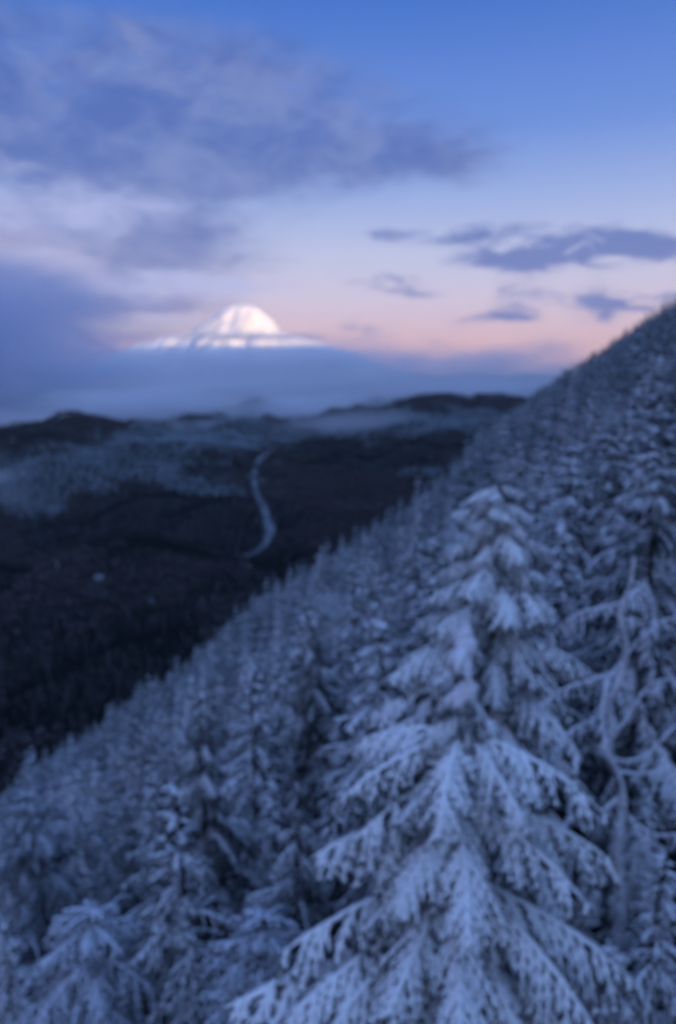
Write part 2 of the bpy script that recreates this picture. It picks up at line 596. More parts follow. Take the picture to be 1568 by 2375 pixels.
# ------------------------------------------------------------------ fir branches and trees
def branch_into(T, p0, azm, L, up, sag, width, r, rs_, tert=True, sides=5, step=.13, hang=.5, rings=4):
    """one fir bough: axis, side twigs getting shorter to the tip and hanging under their snow, little side shoots"""
    dirv = np.array([math.cos(azm) * math.cos(up), math.sin(azm) * math.cos(up), math.sin(up)])
    ax = curve(p0, dirv, L, sag, 8, .012, rs_)
    T.add(ax, np.interp(np.linspace(0, 1, 8), [0, .3, .8, 1], [r * .9, r * 1.15, r, r * .5]), sides, .2)
    n = max(4, int(L / step))
    side = np.array([-math.sin(azm), math.cos(azm), 0])
    for i in range(n):
        s = .10 + .88 * (i + rs_.rand() * .6) / n
        p = ax[min(6, int(s * 7))] * (1 - (s * 7) % 1) + ax[min(7, int(s * 7) + 1)] * ((s * 7) % 1)
        fwd = ax[min(7, int(s * 7) + 1)] - ax[min(6, int(s * 7))]
        fwd = fwd / (np.linalg.norm(fwd) + 1e-9)
        wl = L * width * min(1, .35 + s * 2.2) * (1 - s) ** .55 + .08 * L ** .5
        for sg in (-1, 1):
            if rs_.rand() < .08:
                continue
            l2 = wl * (.5 + .85 * rs_.rand())
            d2 = fwd * (.75 + .3 * rs_.rand()) + side * sg * (.8 + .25 * rs_.rand()) + np.array([0, 0, -.12 - .35 * hang * rs_.rand()])
            d2 /= np.linalg.norm(d2)
            tw = curve(p, d2, l2, hang * (.55 + .5 * rs_.rand()), rings + 1, .03, rs_)
            T.add(tw, np.linspace(r * .85, r * .42, rings + 1), sides, .3)
            if tert:
                m_ = max(1, int(l2 / (step * .95)))
                for j in range(m_):
                    tt = (j + .6) / (m_ + .3)
                    k = min(rings - 1, int(tt * rings))
                    pj = tw[k] + (tw[k + 1] - tw[k]) * (tt * rings - k)
                    for s3 in (-1, 1):
                        d3 = d2 * .8 + np.cross(d2, [0, 0, 1.0]) * s3 * .75 + np.array([0, 0, -.35 * hang - .2 * rs_.rand()])
                        d3 /= np.linalg.norm(d3)
                        l3 = (.30 * l2 * (1 - tt) + .07) * (.7 + .6 * rs_.rand())
                        T.add(curve(pj, d3, l3, .3 * hang, 3), [r * .6, r * .55, r * .25], 4, .3)


# hero bough meshes, shared between the boughs of the big near firs (length 1 m, scaled)
BOUGHS = []
for k in range(9):
    T = Tubes(100 + k)
    r_ = np.random.RandomState(200 + k)
    branch_into(T, (0, 0, 0), 0.0, 2.4, R([8, 2, 14][k % 3]), [.38, .50, .60][k % 3],   .31 + .06 * r_.rand(), .058, r_,
                step=.165, hang=[.85, 1.05, .7][k % 3])
    me = T.mesh('bough')
    me.materials.append(M_HERO)
    BOUGHS.append(me)
BOUGHS_RIMED = []
for me in BOUGHS:
    me = me.copy()
    me.materials[0] = M_FIR
    BOUGHS_RIMED.append(me)


def trunk_mesh(H, r0, seed, bend=.0, sides=10, n=14):
    T = Tubes(seed)
    t = np.linspace(0, 1, n)
    p = np.stack([bend * np.sin(t * 3.1 + seed), bend * np.cos(t * 2.3 + seed) - bend * math.cos(seed), t * H], -1)
    p[:, 0] -= p[0, 0]
    T.add(p, r0 * (1 - t * .93) ** .9 + .01, sides, .06)
    me = T.mesh('trunk')
    me.materials.append(M_BARK)
    return me


def big_fir(tip, H, label, whorls, extra_from=0.0, seed=1, to=99, wide=1.0, group=None, r0=.20, rad=None, dens=1.0, clumps=()):
    """near fir whose every bough is a part; whorls = [(metres below tip, [(azimuth deg, length), ...])]"""
    r_ = np.random.RandomState(seed)
    root = empty('fir_tree', (tip[0], tip[1], tip[2] - H))
    tag(root, label, 'tree', group)
    link('trunk', trunk_mesh(H, r0, seed), root)
    done = 0

    def bough(below, azd, L, tilt=0.0):
        nonlocal done
        L *= wide
        o = link('branch', (BOUGHS if seed in (3, 5) else BOUGHS_RIMED)[r_.randint(len(BOUGHS))], root)
        s_ = L / 2.4
        o.location = (0, 0, H - below)
        o.rotation_euler = (R(r_.uniform(-8, 8)), R(tilt), R(azd))
        o.scale = (s_, s_ ** .75 * .95, s_ ** .6 * .95)
        done += 1
    for below, lst in whorls:
        for azd, L in lst:
            bough(below + r_.uniform(-.08, .08), azd, L, 6)
    b = extra_from
    while b < min(to, H * .86):
        Lm = rad(b)
        k = int(r_.randint(4, 7) * dens)
        a0 = r_.rand() * 360
        for i in range(k):
            bough(b + r_.uniform(-.15, .15), a0 + 360 * i / k + r_.uniform(-18, 18), Lm * r_.uniform(.5, 1.12), -8 + min(24, b * 2.6) + r_.uniform(-10, 10))
        b += .30 + .035 * b
    for below, rx, rz, ox in clumps:
        T = Tubes(seed + int(below * 10))
        t = np.linspace(-1, 1, 9)
        T.add(np.stack([ox + 0 * t + .03 * np.sin(t * 4), 0 * t, t * rz], -1), rx * np.sqrt(np.maximum(1 - t * t, .02)), 9, .18)
        for j in range(7):
            th = r_.rand() * 6.28
            zz = r_.uniform(-.7, .5) * rz
            T.add(curve((ox, 0, zz), np.array([math.cos(th), math.sin(th), -.25]), rx * r_.uniform(1.3, 2.0), .5, 4), np.array([.6, .55, .45, .2]) * rx, 6, .2)
        me = T.mesh('snow_clump')
        me.materials.append(M_SNOW)
        o = link('snow_clump', me, root)
        o.location = (0, 0, H - below)
    return root


def rad_std(a, b, mx):
    return lambda t: min(mx, a + b * t)


HERO = []
tipA = at(1080, 1470, 12.6)
HERO.append(big_fir(tipA, 17.5, 'large snow-laden fir in front with two white clumps on its leader and wide hanging boughs', [
    (.35, [(10, .45), (130, .45), (250, .45)]),
    (1.15, [(-60, .6), (60, .6), (180, .6), (215, .5)]),
    (1.75, [(-10, .9), (110, .8), (200, .9), (-90, .6)]),
    (2.15, [(-18, 2.75), (-112, 2.0), (192, 2.5), (-58, 1.8), (60, 1.8), (150, 2.1)]),
    (2.9, [(200, 2.3), (-140, 1.6)]),
    (3.75, [(-32, 2.6), (-4, 3.1), (188, 2.8), (-128, 2.2), (-95, 2.5), (60, 2.0), (120, 2.0)]),
    (4.7, [(208, 2.3), (-66, 1.7)]),
    (5.4, [(-42, 2.9), (-12, 3.4), (-122, 2.7), (183, 3.5), (-98, 2.9), (70, 2.2), (140, 2.2)]),
    (6.3, [(200, 3.7), (-150, 3.3), (8, 3.7), (-68, 2.6)]),
    (7.1, [(-35, 3.7), (-8, 4.3), (-118, 3.3), (186, 4.5), (-88, 3.2), (90, 2.8)]),
    (8.0, [(-55, 3.6), (-150, 4.0), (200, 4.3), (20, 3.9), (-105, 3.3)]),
], 9.0, seed=3, wide=1.13, rad=rad_std(.6, .38, 4.0), dens=.6, clumps=((.38, .23, .42, 0.0), (1.3, .25, .36, .05), (.02, .11, .24, 0))))
HERO.append(big_fir(at(1160, 1115, 19.5), 21.0, 'tall broad fir standing behind the large snow-laden fir', [], .3, 5, r0=.24, rad=rad_std(.7, .58, 4.3), dens=1.15))
HERO.append(big_fir(at(1535, 1060, 21.0), 20.0, 'tall thin-topped fir at the right behind the crooked bare tree', [], .3, 8, r0=.22, rad=rad_std(.35, .42, 3.0), dens=.85))
HERO.append(big_fir(at(462, 1600, 23.5), 17.5, 'slim fir on the left with a straight dark trunk line between pale boughs', [], .2, 12, r0=.18, rad=rad_std(.3, .34, 2.7), dens=.85))
HERO.append(big_fir(at(690, 1800, 18.0), 15.5, 'fir left of the large snow-laden fir with a dark gap on its right side', [], .2, 15, r0=.17, rad=rad_std(.25, .34, 2.4), dens=.75))
HERO.append(big_fir(at(722, 1392, 31.0), 21.0, 'pale column-shaped fir rising above its neighbours left of centre', [], .2, 17, r0=.2, rad=rad_std(.3, .30, 2.1), dens=1.0))



# the crooked frosted tree with bare arching limbs on the right
def crooked():
    D = 13.0
    path = [(1470, 1290), (1466, 1350), (1450, 1400), (1444, 1450), (1456, 1520), (1440, 1590), (1420, 1645), (1428, 1700), (1418, 1760),
            (1448, 1830), (1452, 1900), (1440, 2000), (1450, 2150), (1440, 2380)]
    pts = [at(a_, b_, D) for a_, b_ in path]
    foot = pts[-1].copy()
    foot.z = float(ground_z(foot.x, foot.y)) - .3
    pts.append(foot)
    root = empty('crooked_tree', foot)
    tag(root, 'crooked bare tree with a winding frosted trunk and arching limbs at the right', 'tree')
    P = np.array([list(p - foot) for p in pts])
    r_ = np.random.RandomState(4)
    P[:-1, 1] += np.linspace(.0, .3, len(P) - 1)
    T = Tubes(1)
    fine = []
    for i in range(len(P) - 1):
        for k in range(3):
            t = k / 3
            p0, p1, p2, p3 = P[max(i - 1, 0)], P[i], P[i + 1], P[min(i + 2, len(P) - 1)]
            fine.append(.5 * ((2 * p1) + (-p0 + p2) * t + (2 * p0 - 5 * p1 + 4 * p2 - p3) * t * t + (-p0 + 3 * p1 - 3 * p2 + p3) * t ** 3))
    fine.append(P[-1])
    fine = np.array(fine)
    T.add(fine, np.interp(np.arange(len(fine)), [0, 8, 26, len(fine)], [.03, .07, .09, .15]), 9, .25)
    me = T.mesh('trunk')
    me.materials.append(M_LIMB)
    link('trunk', me, root)
    limbs = [[(1455, 1395), (1400, 1415), (1345, 1440), (1300, 1500), (1285, 1560)],
             [(1466, 1350), (1505, 1375), (1520, 1430), (1515, 1500)],
             [(1450, 1560), (1395, 1575), (1320, 1605), (1262, 1650)],
             [(1425, 1645), (1370, 1665), (1310, 1690), (1265, 1745)],
             [(1448, 1530), (1405, 1560), (1375, 1610), (1365, 1670)],
             [(1456, 1520), (1500, 1470), (1560, 1440), (1620, 1450)],
             [(1430, 1700), (1500, 1600), (1550, 1580), (1630, 1600)],
             [(1418, 1760), (1490, 1760), (1570, 1690), (1640, 1660)],
             [(1430, 1790), (1500, 1800), (1580, 1795), (1650, 1830)],
             [(1448, 1840), (1380, 1870), (1320, 1850), (1270, 1880)],
             [(1452, 1880), (1480, 1930), (1505, 2000), (1512, 2080)],
             [(1452, 1900), (1520, 1930), (1580, 1925), (1640, 1960)],
             [(1445, 1960), (1400, 2010), (1380, 2080), (1390, 2150)],
             [(1440, 2020), (1510, 2060), (1590, 2060)],
             [(1450, 1440), (1480, 1440), (1500, 1520), (1500, 1580)],
             [(1440, 1590), (1470, 1640), (1520, 1700), (1530, 1780)]]
    for li, lm in enumerate(limbs):
        T = Tubes(30 + li)
        p = np.array([list(at(a_, b_, D + .3 * (b_ > 1300)) - foot) for a_, b_ in lm])
        dpt = r_.uniform(-1.2, .9)
        p[:, 1] += dpt * np.linspace(0, 1, len(p)) ** 1.3
        pf = []
        for i in range(len(p) - 1):
            for k in range(4):
                t = k / 4
                p0, p1, p2, p3 = p[max(i - 1, 0)], p[i], p[i + 1], p[min(i + 2, len(p) - 1)]
                pf.append(.5 * ((2 * p1) + (-p0 + p2) * t + (2 * p0 - 5 * p1 + 4 * p2 - p3) * t * t + (-p0 + 3 * p1 - 3 * p2 + p3) * t ** 3))
        pf.append(p[-1])
        pf = np.array(pf)
        T.add(pf, np.linspace(.036, .016, len(pf)), 6, .4)
        for i in range(2, len(pf)):
            for _ in range(2):
                th = r_.rand() * 6.28
                dv = np.array([math.cos(th) * .7, math.sin(th) * .7, -.6])
                L = r_.uniform(.12, .4)
                c = curve(pf[i], dv, L, .4, 4, .05, r_)
                T.add(c, [.022, .02, .018, .01], 4, .3)
                for s3 in (-1, 1):
                    T.add(curve(c[1], np.array([dv[1] * s3, -dv[0] * s3, -.5]), L * .4, .3, 3), [.016, .015, .008], 4, .3)
        me = T.mesh('limb')
        me.materials.append(M_LIMB)
        link('branch', me, root)
    return root


HERO.append(crooked())


# generic near firs: trunk + crown, several shapes
def crown_mesh(seed, H, mx, slope, a, step, tert, gap, per, name='crown', twist=0.0, hang=.6, sides=4, r=.04, rings=3, wd=.36):
    T = Tubes(seed)
    r_ = np.random.RandomState(seed + 5)
    b = .12
    while b < H * .88:
        L = min(mx, a + slope * b) * r_.uniform(.85, 1.1)
        a0 = r_.rand() * 6.28
        for i in range(per):
            if r_.rand() < .14:
                continue
            branch_into(T, (0, 0, H - b + r_.uniform(-.15, .15)), a0 + 6.283 * i / per + r_.uniform(-.3, .3), L * r_.uniform(.6, 1.2),
                        R(14 - min(26, b * 3)), .22 + .25 * r_.rand(), wd, r, r_, tert, sides, step, hang, rings)
        b += gap * (1 + b * .05)
    T.add(np.array([[0, 0, H - .8], [0, 0, H - .3], [0, 0, H + .15]]), [.06, .05, .02], 5)
    return T.mesh(name)


# rimed leafless bushy trees with round tops
def bushy(seed, H, spread):
    r_ = np.random.RandomState(seed)
    T = Tubes(seed)
    B = Tubes(seed + 1)

    def grow(p, dv, L, r, lvl):
        c = curve(p, dv, L, [-.05, .05, .18, .35][lvl], 5, .06, r_)
        (B if lvl == 0 else T).add(c, np.linspace(r, r * .55, 5), [6, 5, 4, 3][lvl], .2)
        if lvl == 3:
            return
        for i in range([11, 9, 11][lvl]):
            t = r_.uniform([.35, .25, .15][lvl], 1)
            k = min(3, int(t * 4))
            q_ = c[k] + (c[k + 1] - c[k]) * (t * 4 - k)
            th = r_.rand() * 6.28
            side = np.array([math.cos(th), math.sin(th), .25])
            d2 = dv * .55 + side * [.9, .8, .8][lvl]
            d2 /= np.linalg.norm(d2)
            grow(q_, d2, L * [.62, .58, .5][lvl] * r_.uniform(.7, 1.2) * (spread if lvl == 0 else 1), r * [.42, .45, .55][lvl], lvl + 1)
    grow(np.array([0, 0, 0.0]), np.array([.05, .03, 1.0]), H * .62, H * .014, 0)
    tr, cr = B.mesh('trunk'), T.mesh('crown')
    tr.materials.append(M_LIMB)
    cr.materials.append(M_RIME)
    return (H, tr, cr)


BUSH = [bushy(301, 9.0, 1.0), bushy(305, 8.0, 1.25)]


def place_pair(root_name, src, p, H, rz, label, group=None):
    H0, tr, cr = src
    root = empty(root_name, p, rz)
    root.scale = (H / H0,) * 3
    tag(root, label, 'tree', group)
    link('trunk', tr, root)
    link('crown', cr, root)
    return root


N_HERO = len(HERO)


# (height, trunk, crown) shapes in two degrees of detail
def lod_set(seeds, detail):
    out = []
    for k, sd in enumerate(seeds):
        H = [13.5, 11.5, 15.0, 12.5][k % 4]
        mx = [2.3, 2.0, 2.4, 2.7][k % 4]
        sl = [.30, .26, .25, .42][k % 4]
        if detail == 2:
            cr = crown_mesh(sd, H, mx, sl, .22, .24, False, .42, 6, sides=4, r=.055, wd=.42)
            cr.materials.append(M_FIR)
        elif detail == 1:
            cr = crown_mesh(sd, H, mx, sl, .25, .62, False, .75, 6, sides=3, r=.12, rings=2, wd=.5)
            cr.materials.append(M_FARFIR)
        tr = trunk_mesh(H * .97, .16, sd, .06, 7 if detail == 2 else 5, 8 if detail == 2 else 4)
        out.append((H, tr, cr))
    return out


NEAR = lod_set([31, 32, 33, 34], 2)
ROUND = []
for k in range(2):
    cr = crown_mesh(91 + k, 12.0, [3.2, 2.7][k], .62, [1.0, .8][k], .2, True, .46, 7, sides=4, r=.05, wd=.42)
    cr.materials.append(M_ROUND)
    ROUND.append((12.0, trunk_mesh(11.6, .18, 91 + k, .06, 7, 8), cr))
for bx_, by_, bd_, bH, lab_, k in [(205, 2110, 19.5, 13.5, 'big rounded bushy fir in the lower left corner', 0), (60, 1840, 33.0, 12.5, 'pale rounded fir at the left edge of the slope', 1),
                                   (610, 2120, 15.5, 12.5, 'rounded bushy fir low between the left firs and the large snow-laden fir', 1)]:
    tp_ = at(bx_, by_, bd_)
    HERO.append(place_pair('fir_tree', ROUND[k], (tp_.x, tp_.y, tp_.z - bH), bH, k * 2.0, lab_))

MID = lod_set([41, 42, 43, 44], 1)


def low_tree(name, seed, H, rad, layers, sides, mats, droop=.35):
    """distant tree: a ragged stack of drooping skirts on a trunk, in one small mesh"""
    r_ = np.random.RandomState(seed)
    v, tri, mi = [], [], []

    def put(p):
        v.append(p)
        return len(v) - 1
    for l in range(layers):
        f = l / (layers - 1)
        z1 = H * (1 - .86 * f) * (1 - .02 * r_.rand())
        R_ = rad * (.12 + .9 * f ** .85) * r_.uniform(.85, 1.1)
        c = put((0, 0, z1 + H / layers * .55))
        ring = []
        a0 = r_.rand() * 6.28
        for i in range(sides * 2):
            th = a0 + math.pi * i / sides
            k = (1.15 if i % 2 == 0 else .5) * r_.uniform(.75, 1.2)
            ring.append(put((R_ * k * math.cos(th), R_ * k * math.sin(th), z1 - (droop if i % 2 == 0 else .05) * R_ * r_.uniform(.7, 1.3))))
        for i in range(sides * 2):
            tri.append((c, ring[i], ring[(i + 1) % (sides * 2)]))
            mi.append(0)
    b = [put((.012 * H * math.cos(t), .012 * H * math.sin(t), -.5)) for t in (0, 2.1, 4.2)]
    tp = put((0, 0, H * .8))
    for i in range(3):
        tri.append((b[i], b[(i + 1) % 3], tp))
        mi.append(1)
    me = mesh_np(name, np.array(v), [np.array(tri)], False, mi)
    for m_ in mats:
        me.materials.append(m_)
    return me


def round_tree(name, seed, H, rad, mats, n=70):
    """distant bare broadleaf: trunk and a loose cloud of twig sprays"""
    r_ = np.random.RandomState(seed)
    v, tri, mi = [], [], []
    for i in range(n):
        dirv = r_.randn(3)
        dirv /= np.linalg.norm(dirv)
        rr = r_.uniform(.55, 1.0)
        c = np.array([0, 0, H * .62]) + dirv * rr * np.array([rad, rad, H * .38])
        u = np.cross(dirv, r_.randn(3))
        u /= np.linalg.norm(u)
        w_ = np.cross(dirv, u) + dirv * .5
        s_ = rad * r_.uniform(.22, .42)
        k = len(v)
        v += [c + u * s_, c - u * s_ * .6 + w_ * s_ * .7, c - w_ * s_ + dirv * s_ * .4]
        tri.append((k, k + 1, k + 2))
        mi.append(0)
    k = len(v)
    v += [np.array((.02 * H * math.cos(t), .02 * H * math.sin(t), -.5)) for t in (0, 2.1, 4.2)] + [np.array((0, 0, H * .75))]
    for i in range(3):
        tri.append((k + i, k + (i + 1) % 3, k + 3))
        mi.append(1)
    me = mesh_np(name, np.array(v), [np.array(tri)], False, mi)
    for m_ in mats:
        me.materials.append(m_)
    return me


# ------------------------------------------------------------------ where the forest stands
def slope_points(rmin, rmax, cell, seed, az0=-34, az1=34):
    r_ = np.random.RandomState(seed)
    out = []
    x0, x1 = rmax * math.sin(R(az0)), rmax * math.sin(R(az1))
    nx, ny = int((x1 - x0) / cell), int(rmax / cell)
    gx, gy = np.meshgrid(np.arange(nx), np.arange(ny))
    x = x0 + (gx.ravel() + r_.rand(nx * ny) * .85) * cell
    y = (gy.ravel() + r_.rand(nx * ny) * .85) * cell
    rr = np.hypot(x, y)
    a = np.degrees(np.arctan2(x, y))
    k = (rr > rmin) & (rr <= rmax) & (a > az0) & (a < az1)
    return x[k], y[k], rr[k], a[k]


hero_xy = [(o.location.x, o.location.y) for o in HERO]
GROUP_NEAR = 'rime-covered firs crowding the near slope'
LAB = {
    'edge': 'small frosted fir in the row along the slope edge above the dark valley',
    'left': 'frosted fir among the crowd covering the lower left slope',
    'mid': 'frosted fir among the crowd on the middle of the slope',
    'right': 'frosted fir in the dense stand on the rising slope at the right',
}
cands = []
x, y, rr, a = slope_points(9, 120, 3.9, 21)
z = ground_z(x, y)
r_ = np.random.RandomState(5)
for i in range(len(x)):
    H = r_.uniform(9.5, 16.0)
    p = (x[i], y[i], float(z[i]))
    if min((x[i] - hx) ** 2 + (y[i] - hy) ** 2 for hx, hy in hero_xy) < 2.4 ** 2:
        continue
    tip = project((p[0], p[1], p[2] + H))
    foot = project(p)
    dist = math.sqrt(p[0] ** 2 + p[1] ** 2 + (p[2] + H * .7) ** 2)
    if dist < 15:
        H *= .62
        tip = project((p[0], p[1], p[2] + H))
        dist = math.sqrt(p[0] ** 2 + p[1] ** 2 + (p[2] + H) ** 2)
        if dist < 10:
            continue
    if tip[0] < -60 or tip[0] > 740 or tip[1] > 1060:
        continue
    if tip[0] > 575 and tip[1] > 640 and dist < 34:
        H *= .8
    # keep the view on the near firs open
    if any(abs(tip[0] - project(o.location + Vector((0, 0, 8)))[0]) < 90 and math.hypot(p[0], p[1]) < math.hypot(o.location.x, o.location.y) for o in HERO[:3] + HERO[6:7]) and tip[1] < 960:
        continue
    cands.append((dist, p, H, tip, foot))
cands.sort(key=lambda c: c[0])
indiv, rest = cands[:262], cands[262:]


def place_fir(src, p, H, rz, lean, label, group):
    H0, tr, cr = src
    root = empty('fir_tree', p, rz)
    root.rotation_euler = (lean[0], lean[1], rz)
    k = H / H0
    root.scale = (k * r_.uniform(.88, 1.12),) * 2 + (k,)
    tag(root, label, 'tree', group)
    link('trunk', tr, root)
    link('crown', cr, root)
    return root


def where_is(tip):
    X_, Y_ = tip[0] / .4311, tip[1] / .4311
    line = 1790 - .74 * X_
    if Y_ < line + 130:
        k = int(min(X_, 1199) // 200)
        return ['along the slope edge at the far left of the frame', 'along the slope edge above the black part of the valley',
                'on the slope edge left of the pale column-shaped fir', 'on the slope edge just behind the pale column-shaped fir',
                'on the slope edge right of the pale column-shaped fir', 'behind and left of the tall broad fir'][k]
    if X_ < 330:
        return ['above the big rounded bushy fir, towards the slope edge', 'beside the big rounded bushy fir', 'in the lower left corner'][int(Y_ > 1900) + int(Y_ > 2160)]
    if X_ < 600:
        return ['behind the slim fir with the dark trunk line', 'around the slim fir with the dark trunk line', 'at the foot of the slim fir with the dark trunk line'][int(Y_ > 1620) + int(Y_ > 1950)]
    if X_ < 860:
        return ['around the pale column-shaped fir', 'in front of the pale column-shaped fir', 'below the fir with the dark gap on its right'][int(Y_ > 1600) + int(Y_ > 1950)]
    if X_ < 1300:
        return ['between the tall broad fir and the far ridge', 'around the tall broad fir', 'half hidden beside the large snow-laden fir'][int(Y_ > 1130) + int(Y_ > 1500)]
    return ['high on the right under the ridge line', 'behind the thin-topped fir at the right', 'behind the crooked bare tree',
            'low at the right below the crooked bare tree'][int(Y_ > 1060) + int(Y_ > 1330) + int(Y_ > 1800)]


for fx, fy, fd, lab_ in [(1545, 1990, 12.5, 'small drooping fir at the right edge below the crooked bare tree'), (1415, 2190, 12.0, 'small fir in the lower right corner'),
                         (1350, 2030, 17.0, 'dark-stemmed fir between the large snow-laden fir and the crooked bare tree'), (1500, 1830, 18.0, 'fir behind the lower half of the crooked bare tree')]:
    tp_ = at(fx, fy, fd)
    gz_ = float(ground_z(tp_.x, tp_.y)) - .3
    H0, tr, cr = NEAR[int(fx) % 4]
    root = empty('fir_tree', (tp_.x, tp_.y, gz_), fx)
    root.scale = ((tp_.z - gz_) / H0 * 1.25,) * 2 + ((tp_.z - gz_) / H0,)
    tag(root, lab_, 'tree')
    link('trunk', tr, root)
    link('crown', cr, root)

for fx, fy, H_, lab_ in [(1172, 968, 17, 'tall fir tip standing clear just under the foot of the right ridge'), (1322, 1035, 17, 'tall fir above and right of the tall broad fir'),
                         (1425, 985, 18, 'tall fir halfway up the right slope below the ridge line'), (1525, 912, 19, 'tall fir at the right edge just below the ridge line'),
                         (1256, 1060, 15, 'fir beside the top of the tall broad fir'), (1395, 1130, 15, 'fir left of the thin-topped fir'),
                         (1552, 1000, 16, 'fir at the right edge above the thin-topped fir'), (1500, 1060, 14, 'fir just above the tip of the thin-topped fir'),
                         (747, 1268, 17, 'pointed fir sticking up highest along the slope edge above the dark valley'), (812, 1228, 14, 'second pointed fir right of the highest one on the slope edge'),
                         (346, 1524, 15, 'lone pointed fir on the slope edge below the pale hut'), (600, 1385, 13, 'fir on the slope edge left of the pale column-shaped fir'),
                         (330, 1690, 14, 'slender fir in the left crowd, above and left of the slim fir'), (590, 1560, 15, 'fir between the slim fir and the pale column-shaped fir'),
                         (880, 1430, 16, 'fir right of the pale column-shaped fir'), (1010, 1250, 16, 'fir left of the tall broad fir')]:
    for fd in np.arange(34 if fx > 1100 else 22, 260, 1.0):
        tp_ = at(fx, fy, fd)
        gz_ = float(ground_z(tp_.x, tp_.y))
        if tp_.z - gz_ <= H_:
            break
    if not 4 < tp_.z - gz_ <= H_ + 1:
        continue
    H0, tr, cr = NEAR[(fx + H_) % 4]
    root = empty('fir_tree', (tp_.x, tp_.y, gz_ - .3), fx)
    k_ = (tp_.z - gz_ + .3) / H0
    root.scale = (k_ * 1.15, k_ * 1.15, k_)
    tag(root, lab_, 'tree')
    link('trunk', tr, root)
    link('crown', cr, root)
    hero_xy.append((tp_.x, tp_.y))


for dist, p, H, tip, foot in indiv:
    ki = r_.randint(4)
    src = NEAR[ki]
    H = min(H, 15.5)
    lab = '%s %sfrosted fir %s' % ('short' if H < 11.3 else 'medium' if H < 13.6 else 'tall', ['', 'narrow ', 'slender ', 'broad '][ki], where_is(tip))
    if r_.rand() < .05:
        place_pair('rimed_tree', BUSH[r_.randint(2)], (p[0], p[1], p[2] - .3), H * .85, r_.rand() * 6.28,
                   'rounded leafless rimed tree %s' % where_is(tip), 'rounded rimed trees among the firs')
        continue
    place_fir(src, (p[0], p[1], p[2] - .3), H, r_.rand() * 6.28, (r_.uniform(-.03, .03), r_.uniform(-.03, .03)), lab, GROUP_NEAR)


# everything past those: one object each, scattered with geometry nodes
def scatter(name, pts, scl, rot, var, sources, label, cat=None):
    me = bpy.data.meshes.new(name)
    n = len(pts)
    me.vertices.add(n)
    me.vertices.foreach_set('co', np.asarray(pts, np.float32).ravel())
    for nm, ty, data in (('scl', 'FLOAT', scl), ('rot', 'FLOAT', rot), ('var', 'INT', var)):
        at_ = me.attributes.new(nm, ty, 'POINT')
        at_.data.foreach_set('value', np.asarray(data, np.float32 if ty == 'FLOAT' else np.int32))
    o = link(name, me)
    tag(o, label, cat, kind='stuff')
    ng = bpy.data.node_groups.new(name, 'GeometryNodeTree')
    ng.interface.new_socket('Geometry', in_out='INPUT', socket_type='NodeSocketGeometry')
    ng.interface.new_socket('Geometry', in_out='OUTPUT', socket_type='NodeSocketGeometry')
    gi, go = ng.nodes.new('NodeGroupInput'), ng.nodes.new('NodeGroupOutput')
    ip = ng.nodes.new('GeometryNodeInstanceOnPoints')
    ip.inputs['Pick Instance'].default_value = True
    ji = ng.nodes.new('GeometryNodeJoinGeometry')
    for s_ in reversed(sources):
        oi = ng.nodes.new('GeometryNodeObjectInfo')
        oi.inputs['Object'].default_value = s_
        oi.inputs['As Instance'].default_value = True
        ng.links.new(oi.outputs['Geometry'], ji.inputs[0])

    def attr(nm, ty):
        a_ = ng.nodes.new('GeometryNodeInputNamedAttribute')
        a_.data_type = ty
        a_.inputs['Name'].default_value = nm
        return a_.outputs[0]
    ng.links.new(gi.outputs[0], ip.inputs['Points'])
    ng.links.new(ji.outputs[0], ip.inputs['Instance'])
    ng.links.new(attr('var', 'INT'), ip.inputs['Instance Index'])
    cx = ng.nodes.new('ShaderNodeCombineXYZ')
    ng.links.new(attr('rot', 'FLOAT'), cx.inputs[2])
    ng.links.new(cx.outputs[0], ip.inputs['Rotation'])
    ng.links.new(attr('scl', 'FLOAT'), ip.inputs['Scale'])
    ng.links.new(ip.outputs[0], go.inputs[0])
    md = o.modifiers.new('scatter', 'NODES')
    md.node_group = ng
    return o


# source trees of the scatters are real trees of the slope, standing in view
def single(name, mesh, p, rz, label, group):
    o = link(name, mesh)
    o.location = p
    o.rotation_euler = (0, 0, rz)
    tag(o, label, 'tree', group)
    return o


mid_src = []
for k, (H0, tr, cr) in enumerate(MID):
    d_, p, H, tip, foot = rest[k * 7]
    root = empty('fir_tree', p, k)
    tag(root, LAB['mid'] if tip[0] < 430 else LAB['right'], 'tree', GROUP_NEAR)
    link('trunk', tr, root)
    mid_src.append(link('crown', cr, root))
rest = [c for i, c in enumerate(rest) if i not in (0, 7, 14, 21)]

x, y, rr, a = slope_points(120, 300, 3.9, 22, -40, 36)
z = ground_z(x, y)
vz = valley_z(x, y)
keep = z > vz + 18
x, y, z = x[keep], y[keep], z[keep]
P = [(c[1][0], c[1][1], c[1][2] - .3) for c in rest] + list(zip(x, y, z - .3))
Hs = np.concatenate([[c[2] for c in rest], r_.uniform(8, 13.5, len(x))])
n = len(P)
scatter('forest', P, Hs / 13, r_.rand(n) * 6.28, r_.randint(0, 4, n), mid_src, 'dense frosted fir forest covering the slope behind the nearer firs', 'forest')

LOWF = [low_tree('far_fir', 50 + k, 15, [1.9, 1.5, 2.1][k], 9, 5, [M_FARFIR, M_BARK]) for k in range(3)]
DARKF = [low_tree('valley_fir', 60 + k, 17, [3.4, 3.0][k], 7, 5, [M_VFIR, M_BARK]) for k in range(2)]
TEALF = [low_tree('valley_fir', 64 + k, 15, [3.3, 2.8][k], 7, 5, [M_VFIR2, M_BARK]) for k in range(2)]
BAREF = [round_tree('bare_tree', 70 + k, 12, [4.6, 3.9][k], [M_BARE, M_BARK]) for k in range(2)]

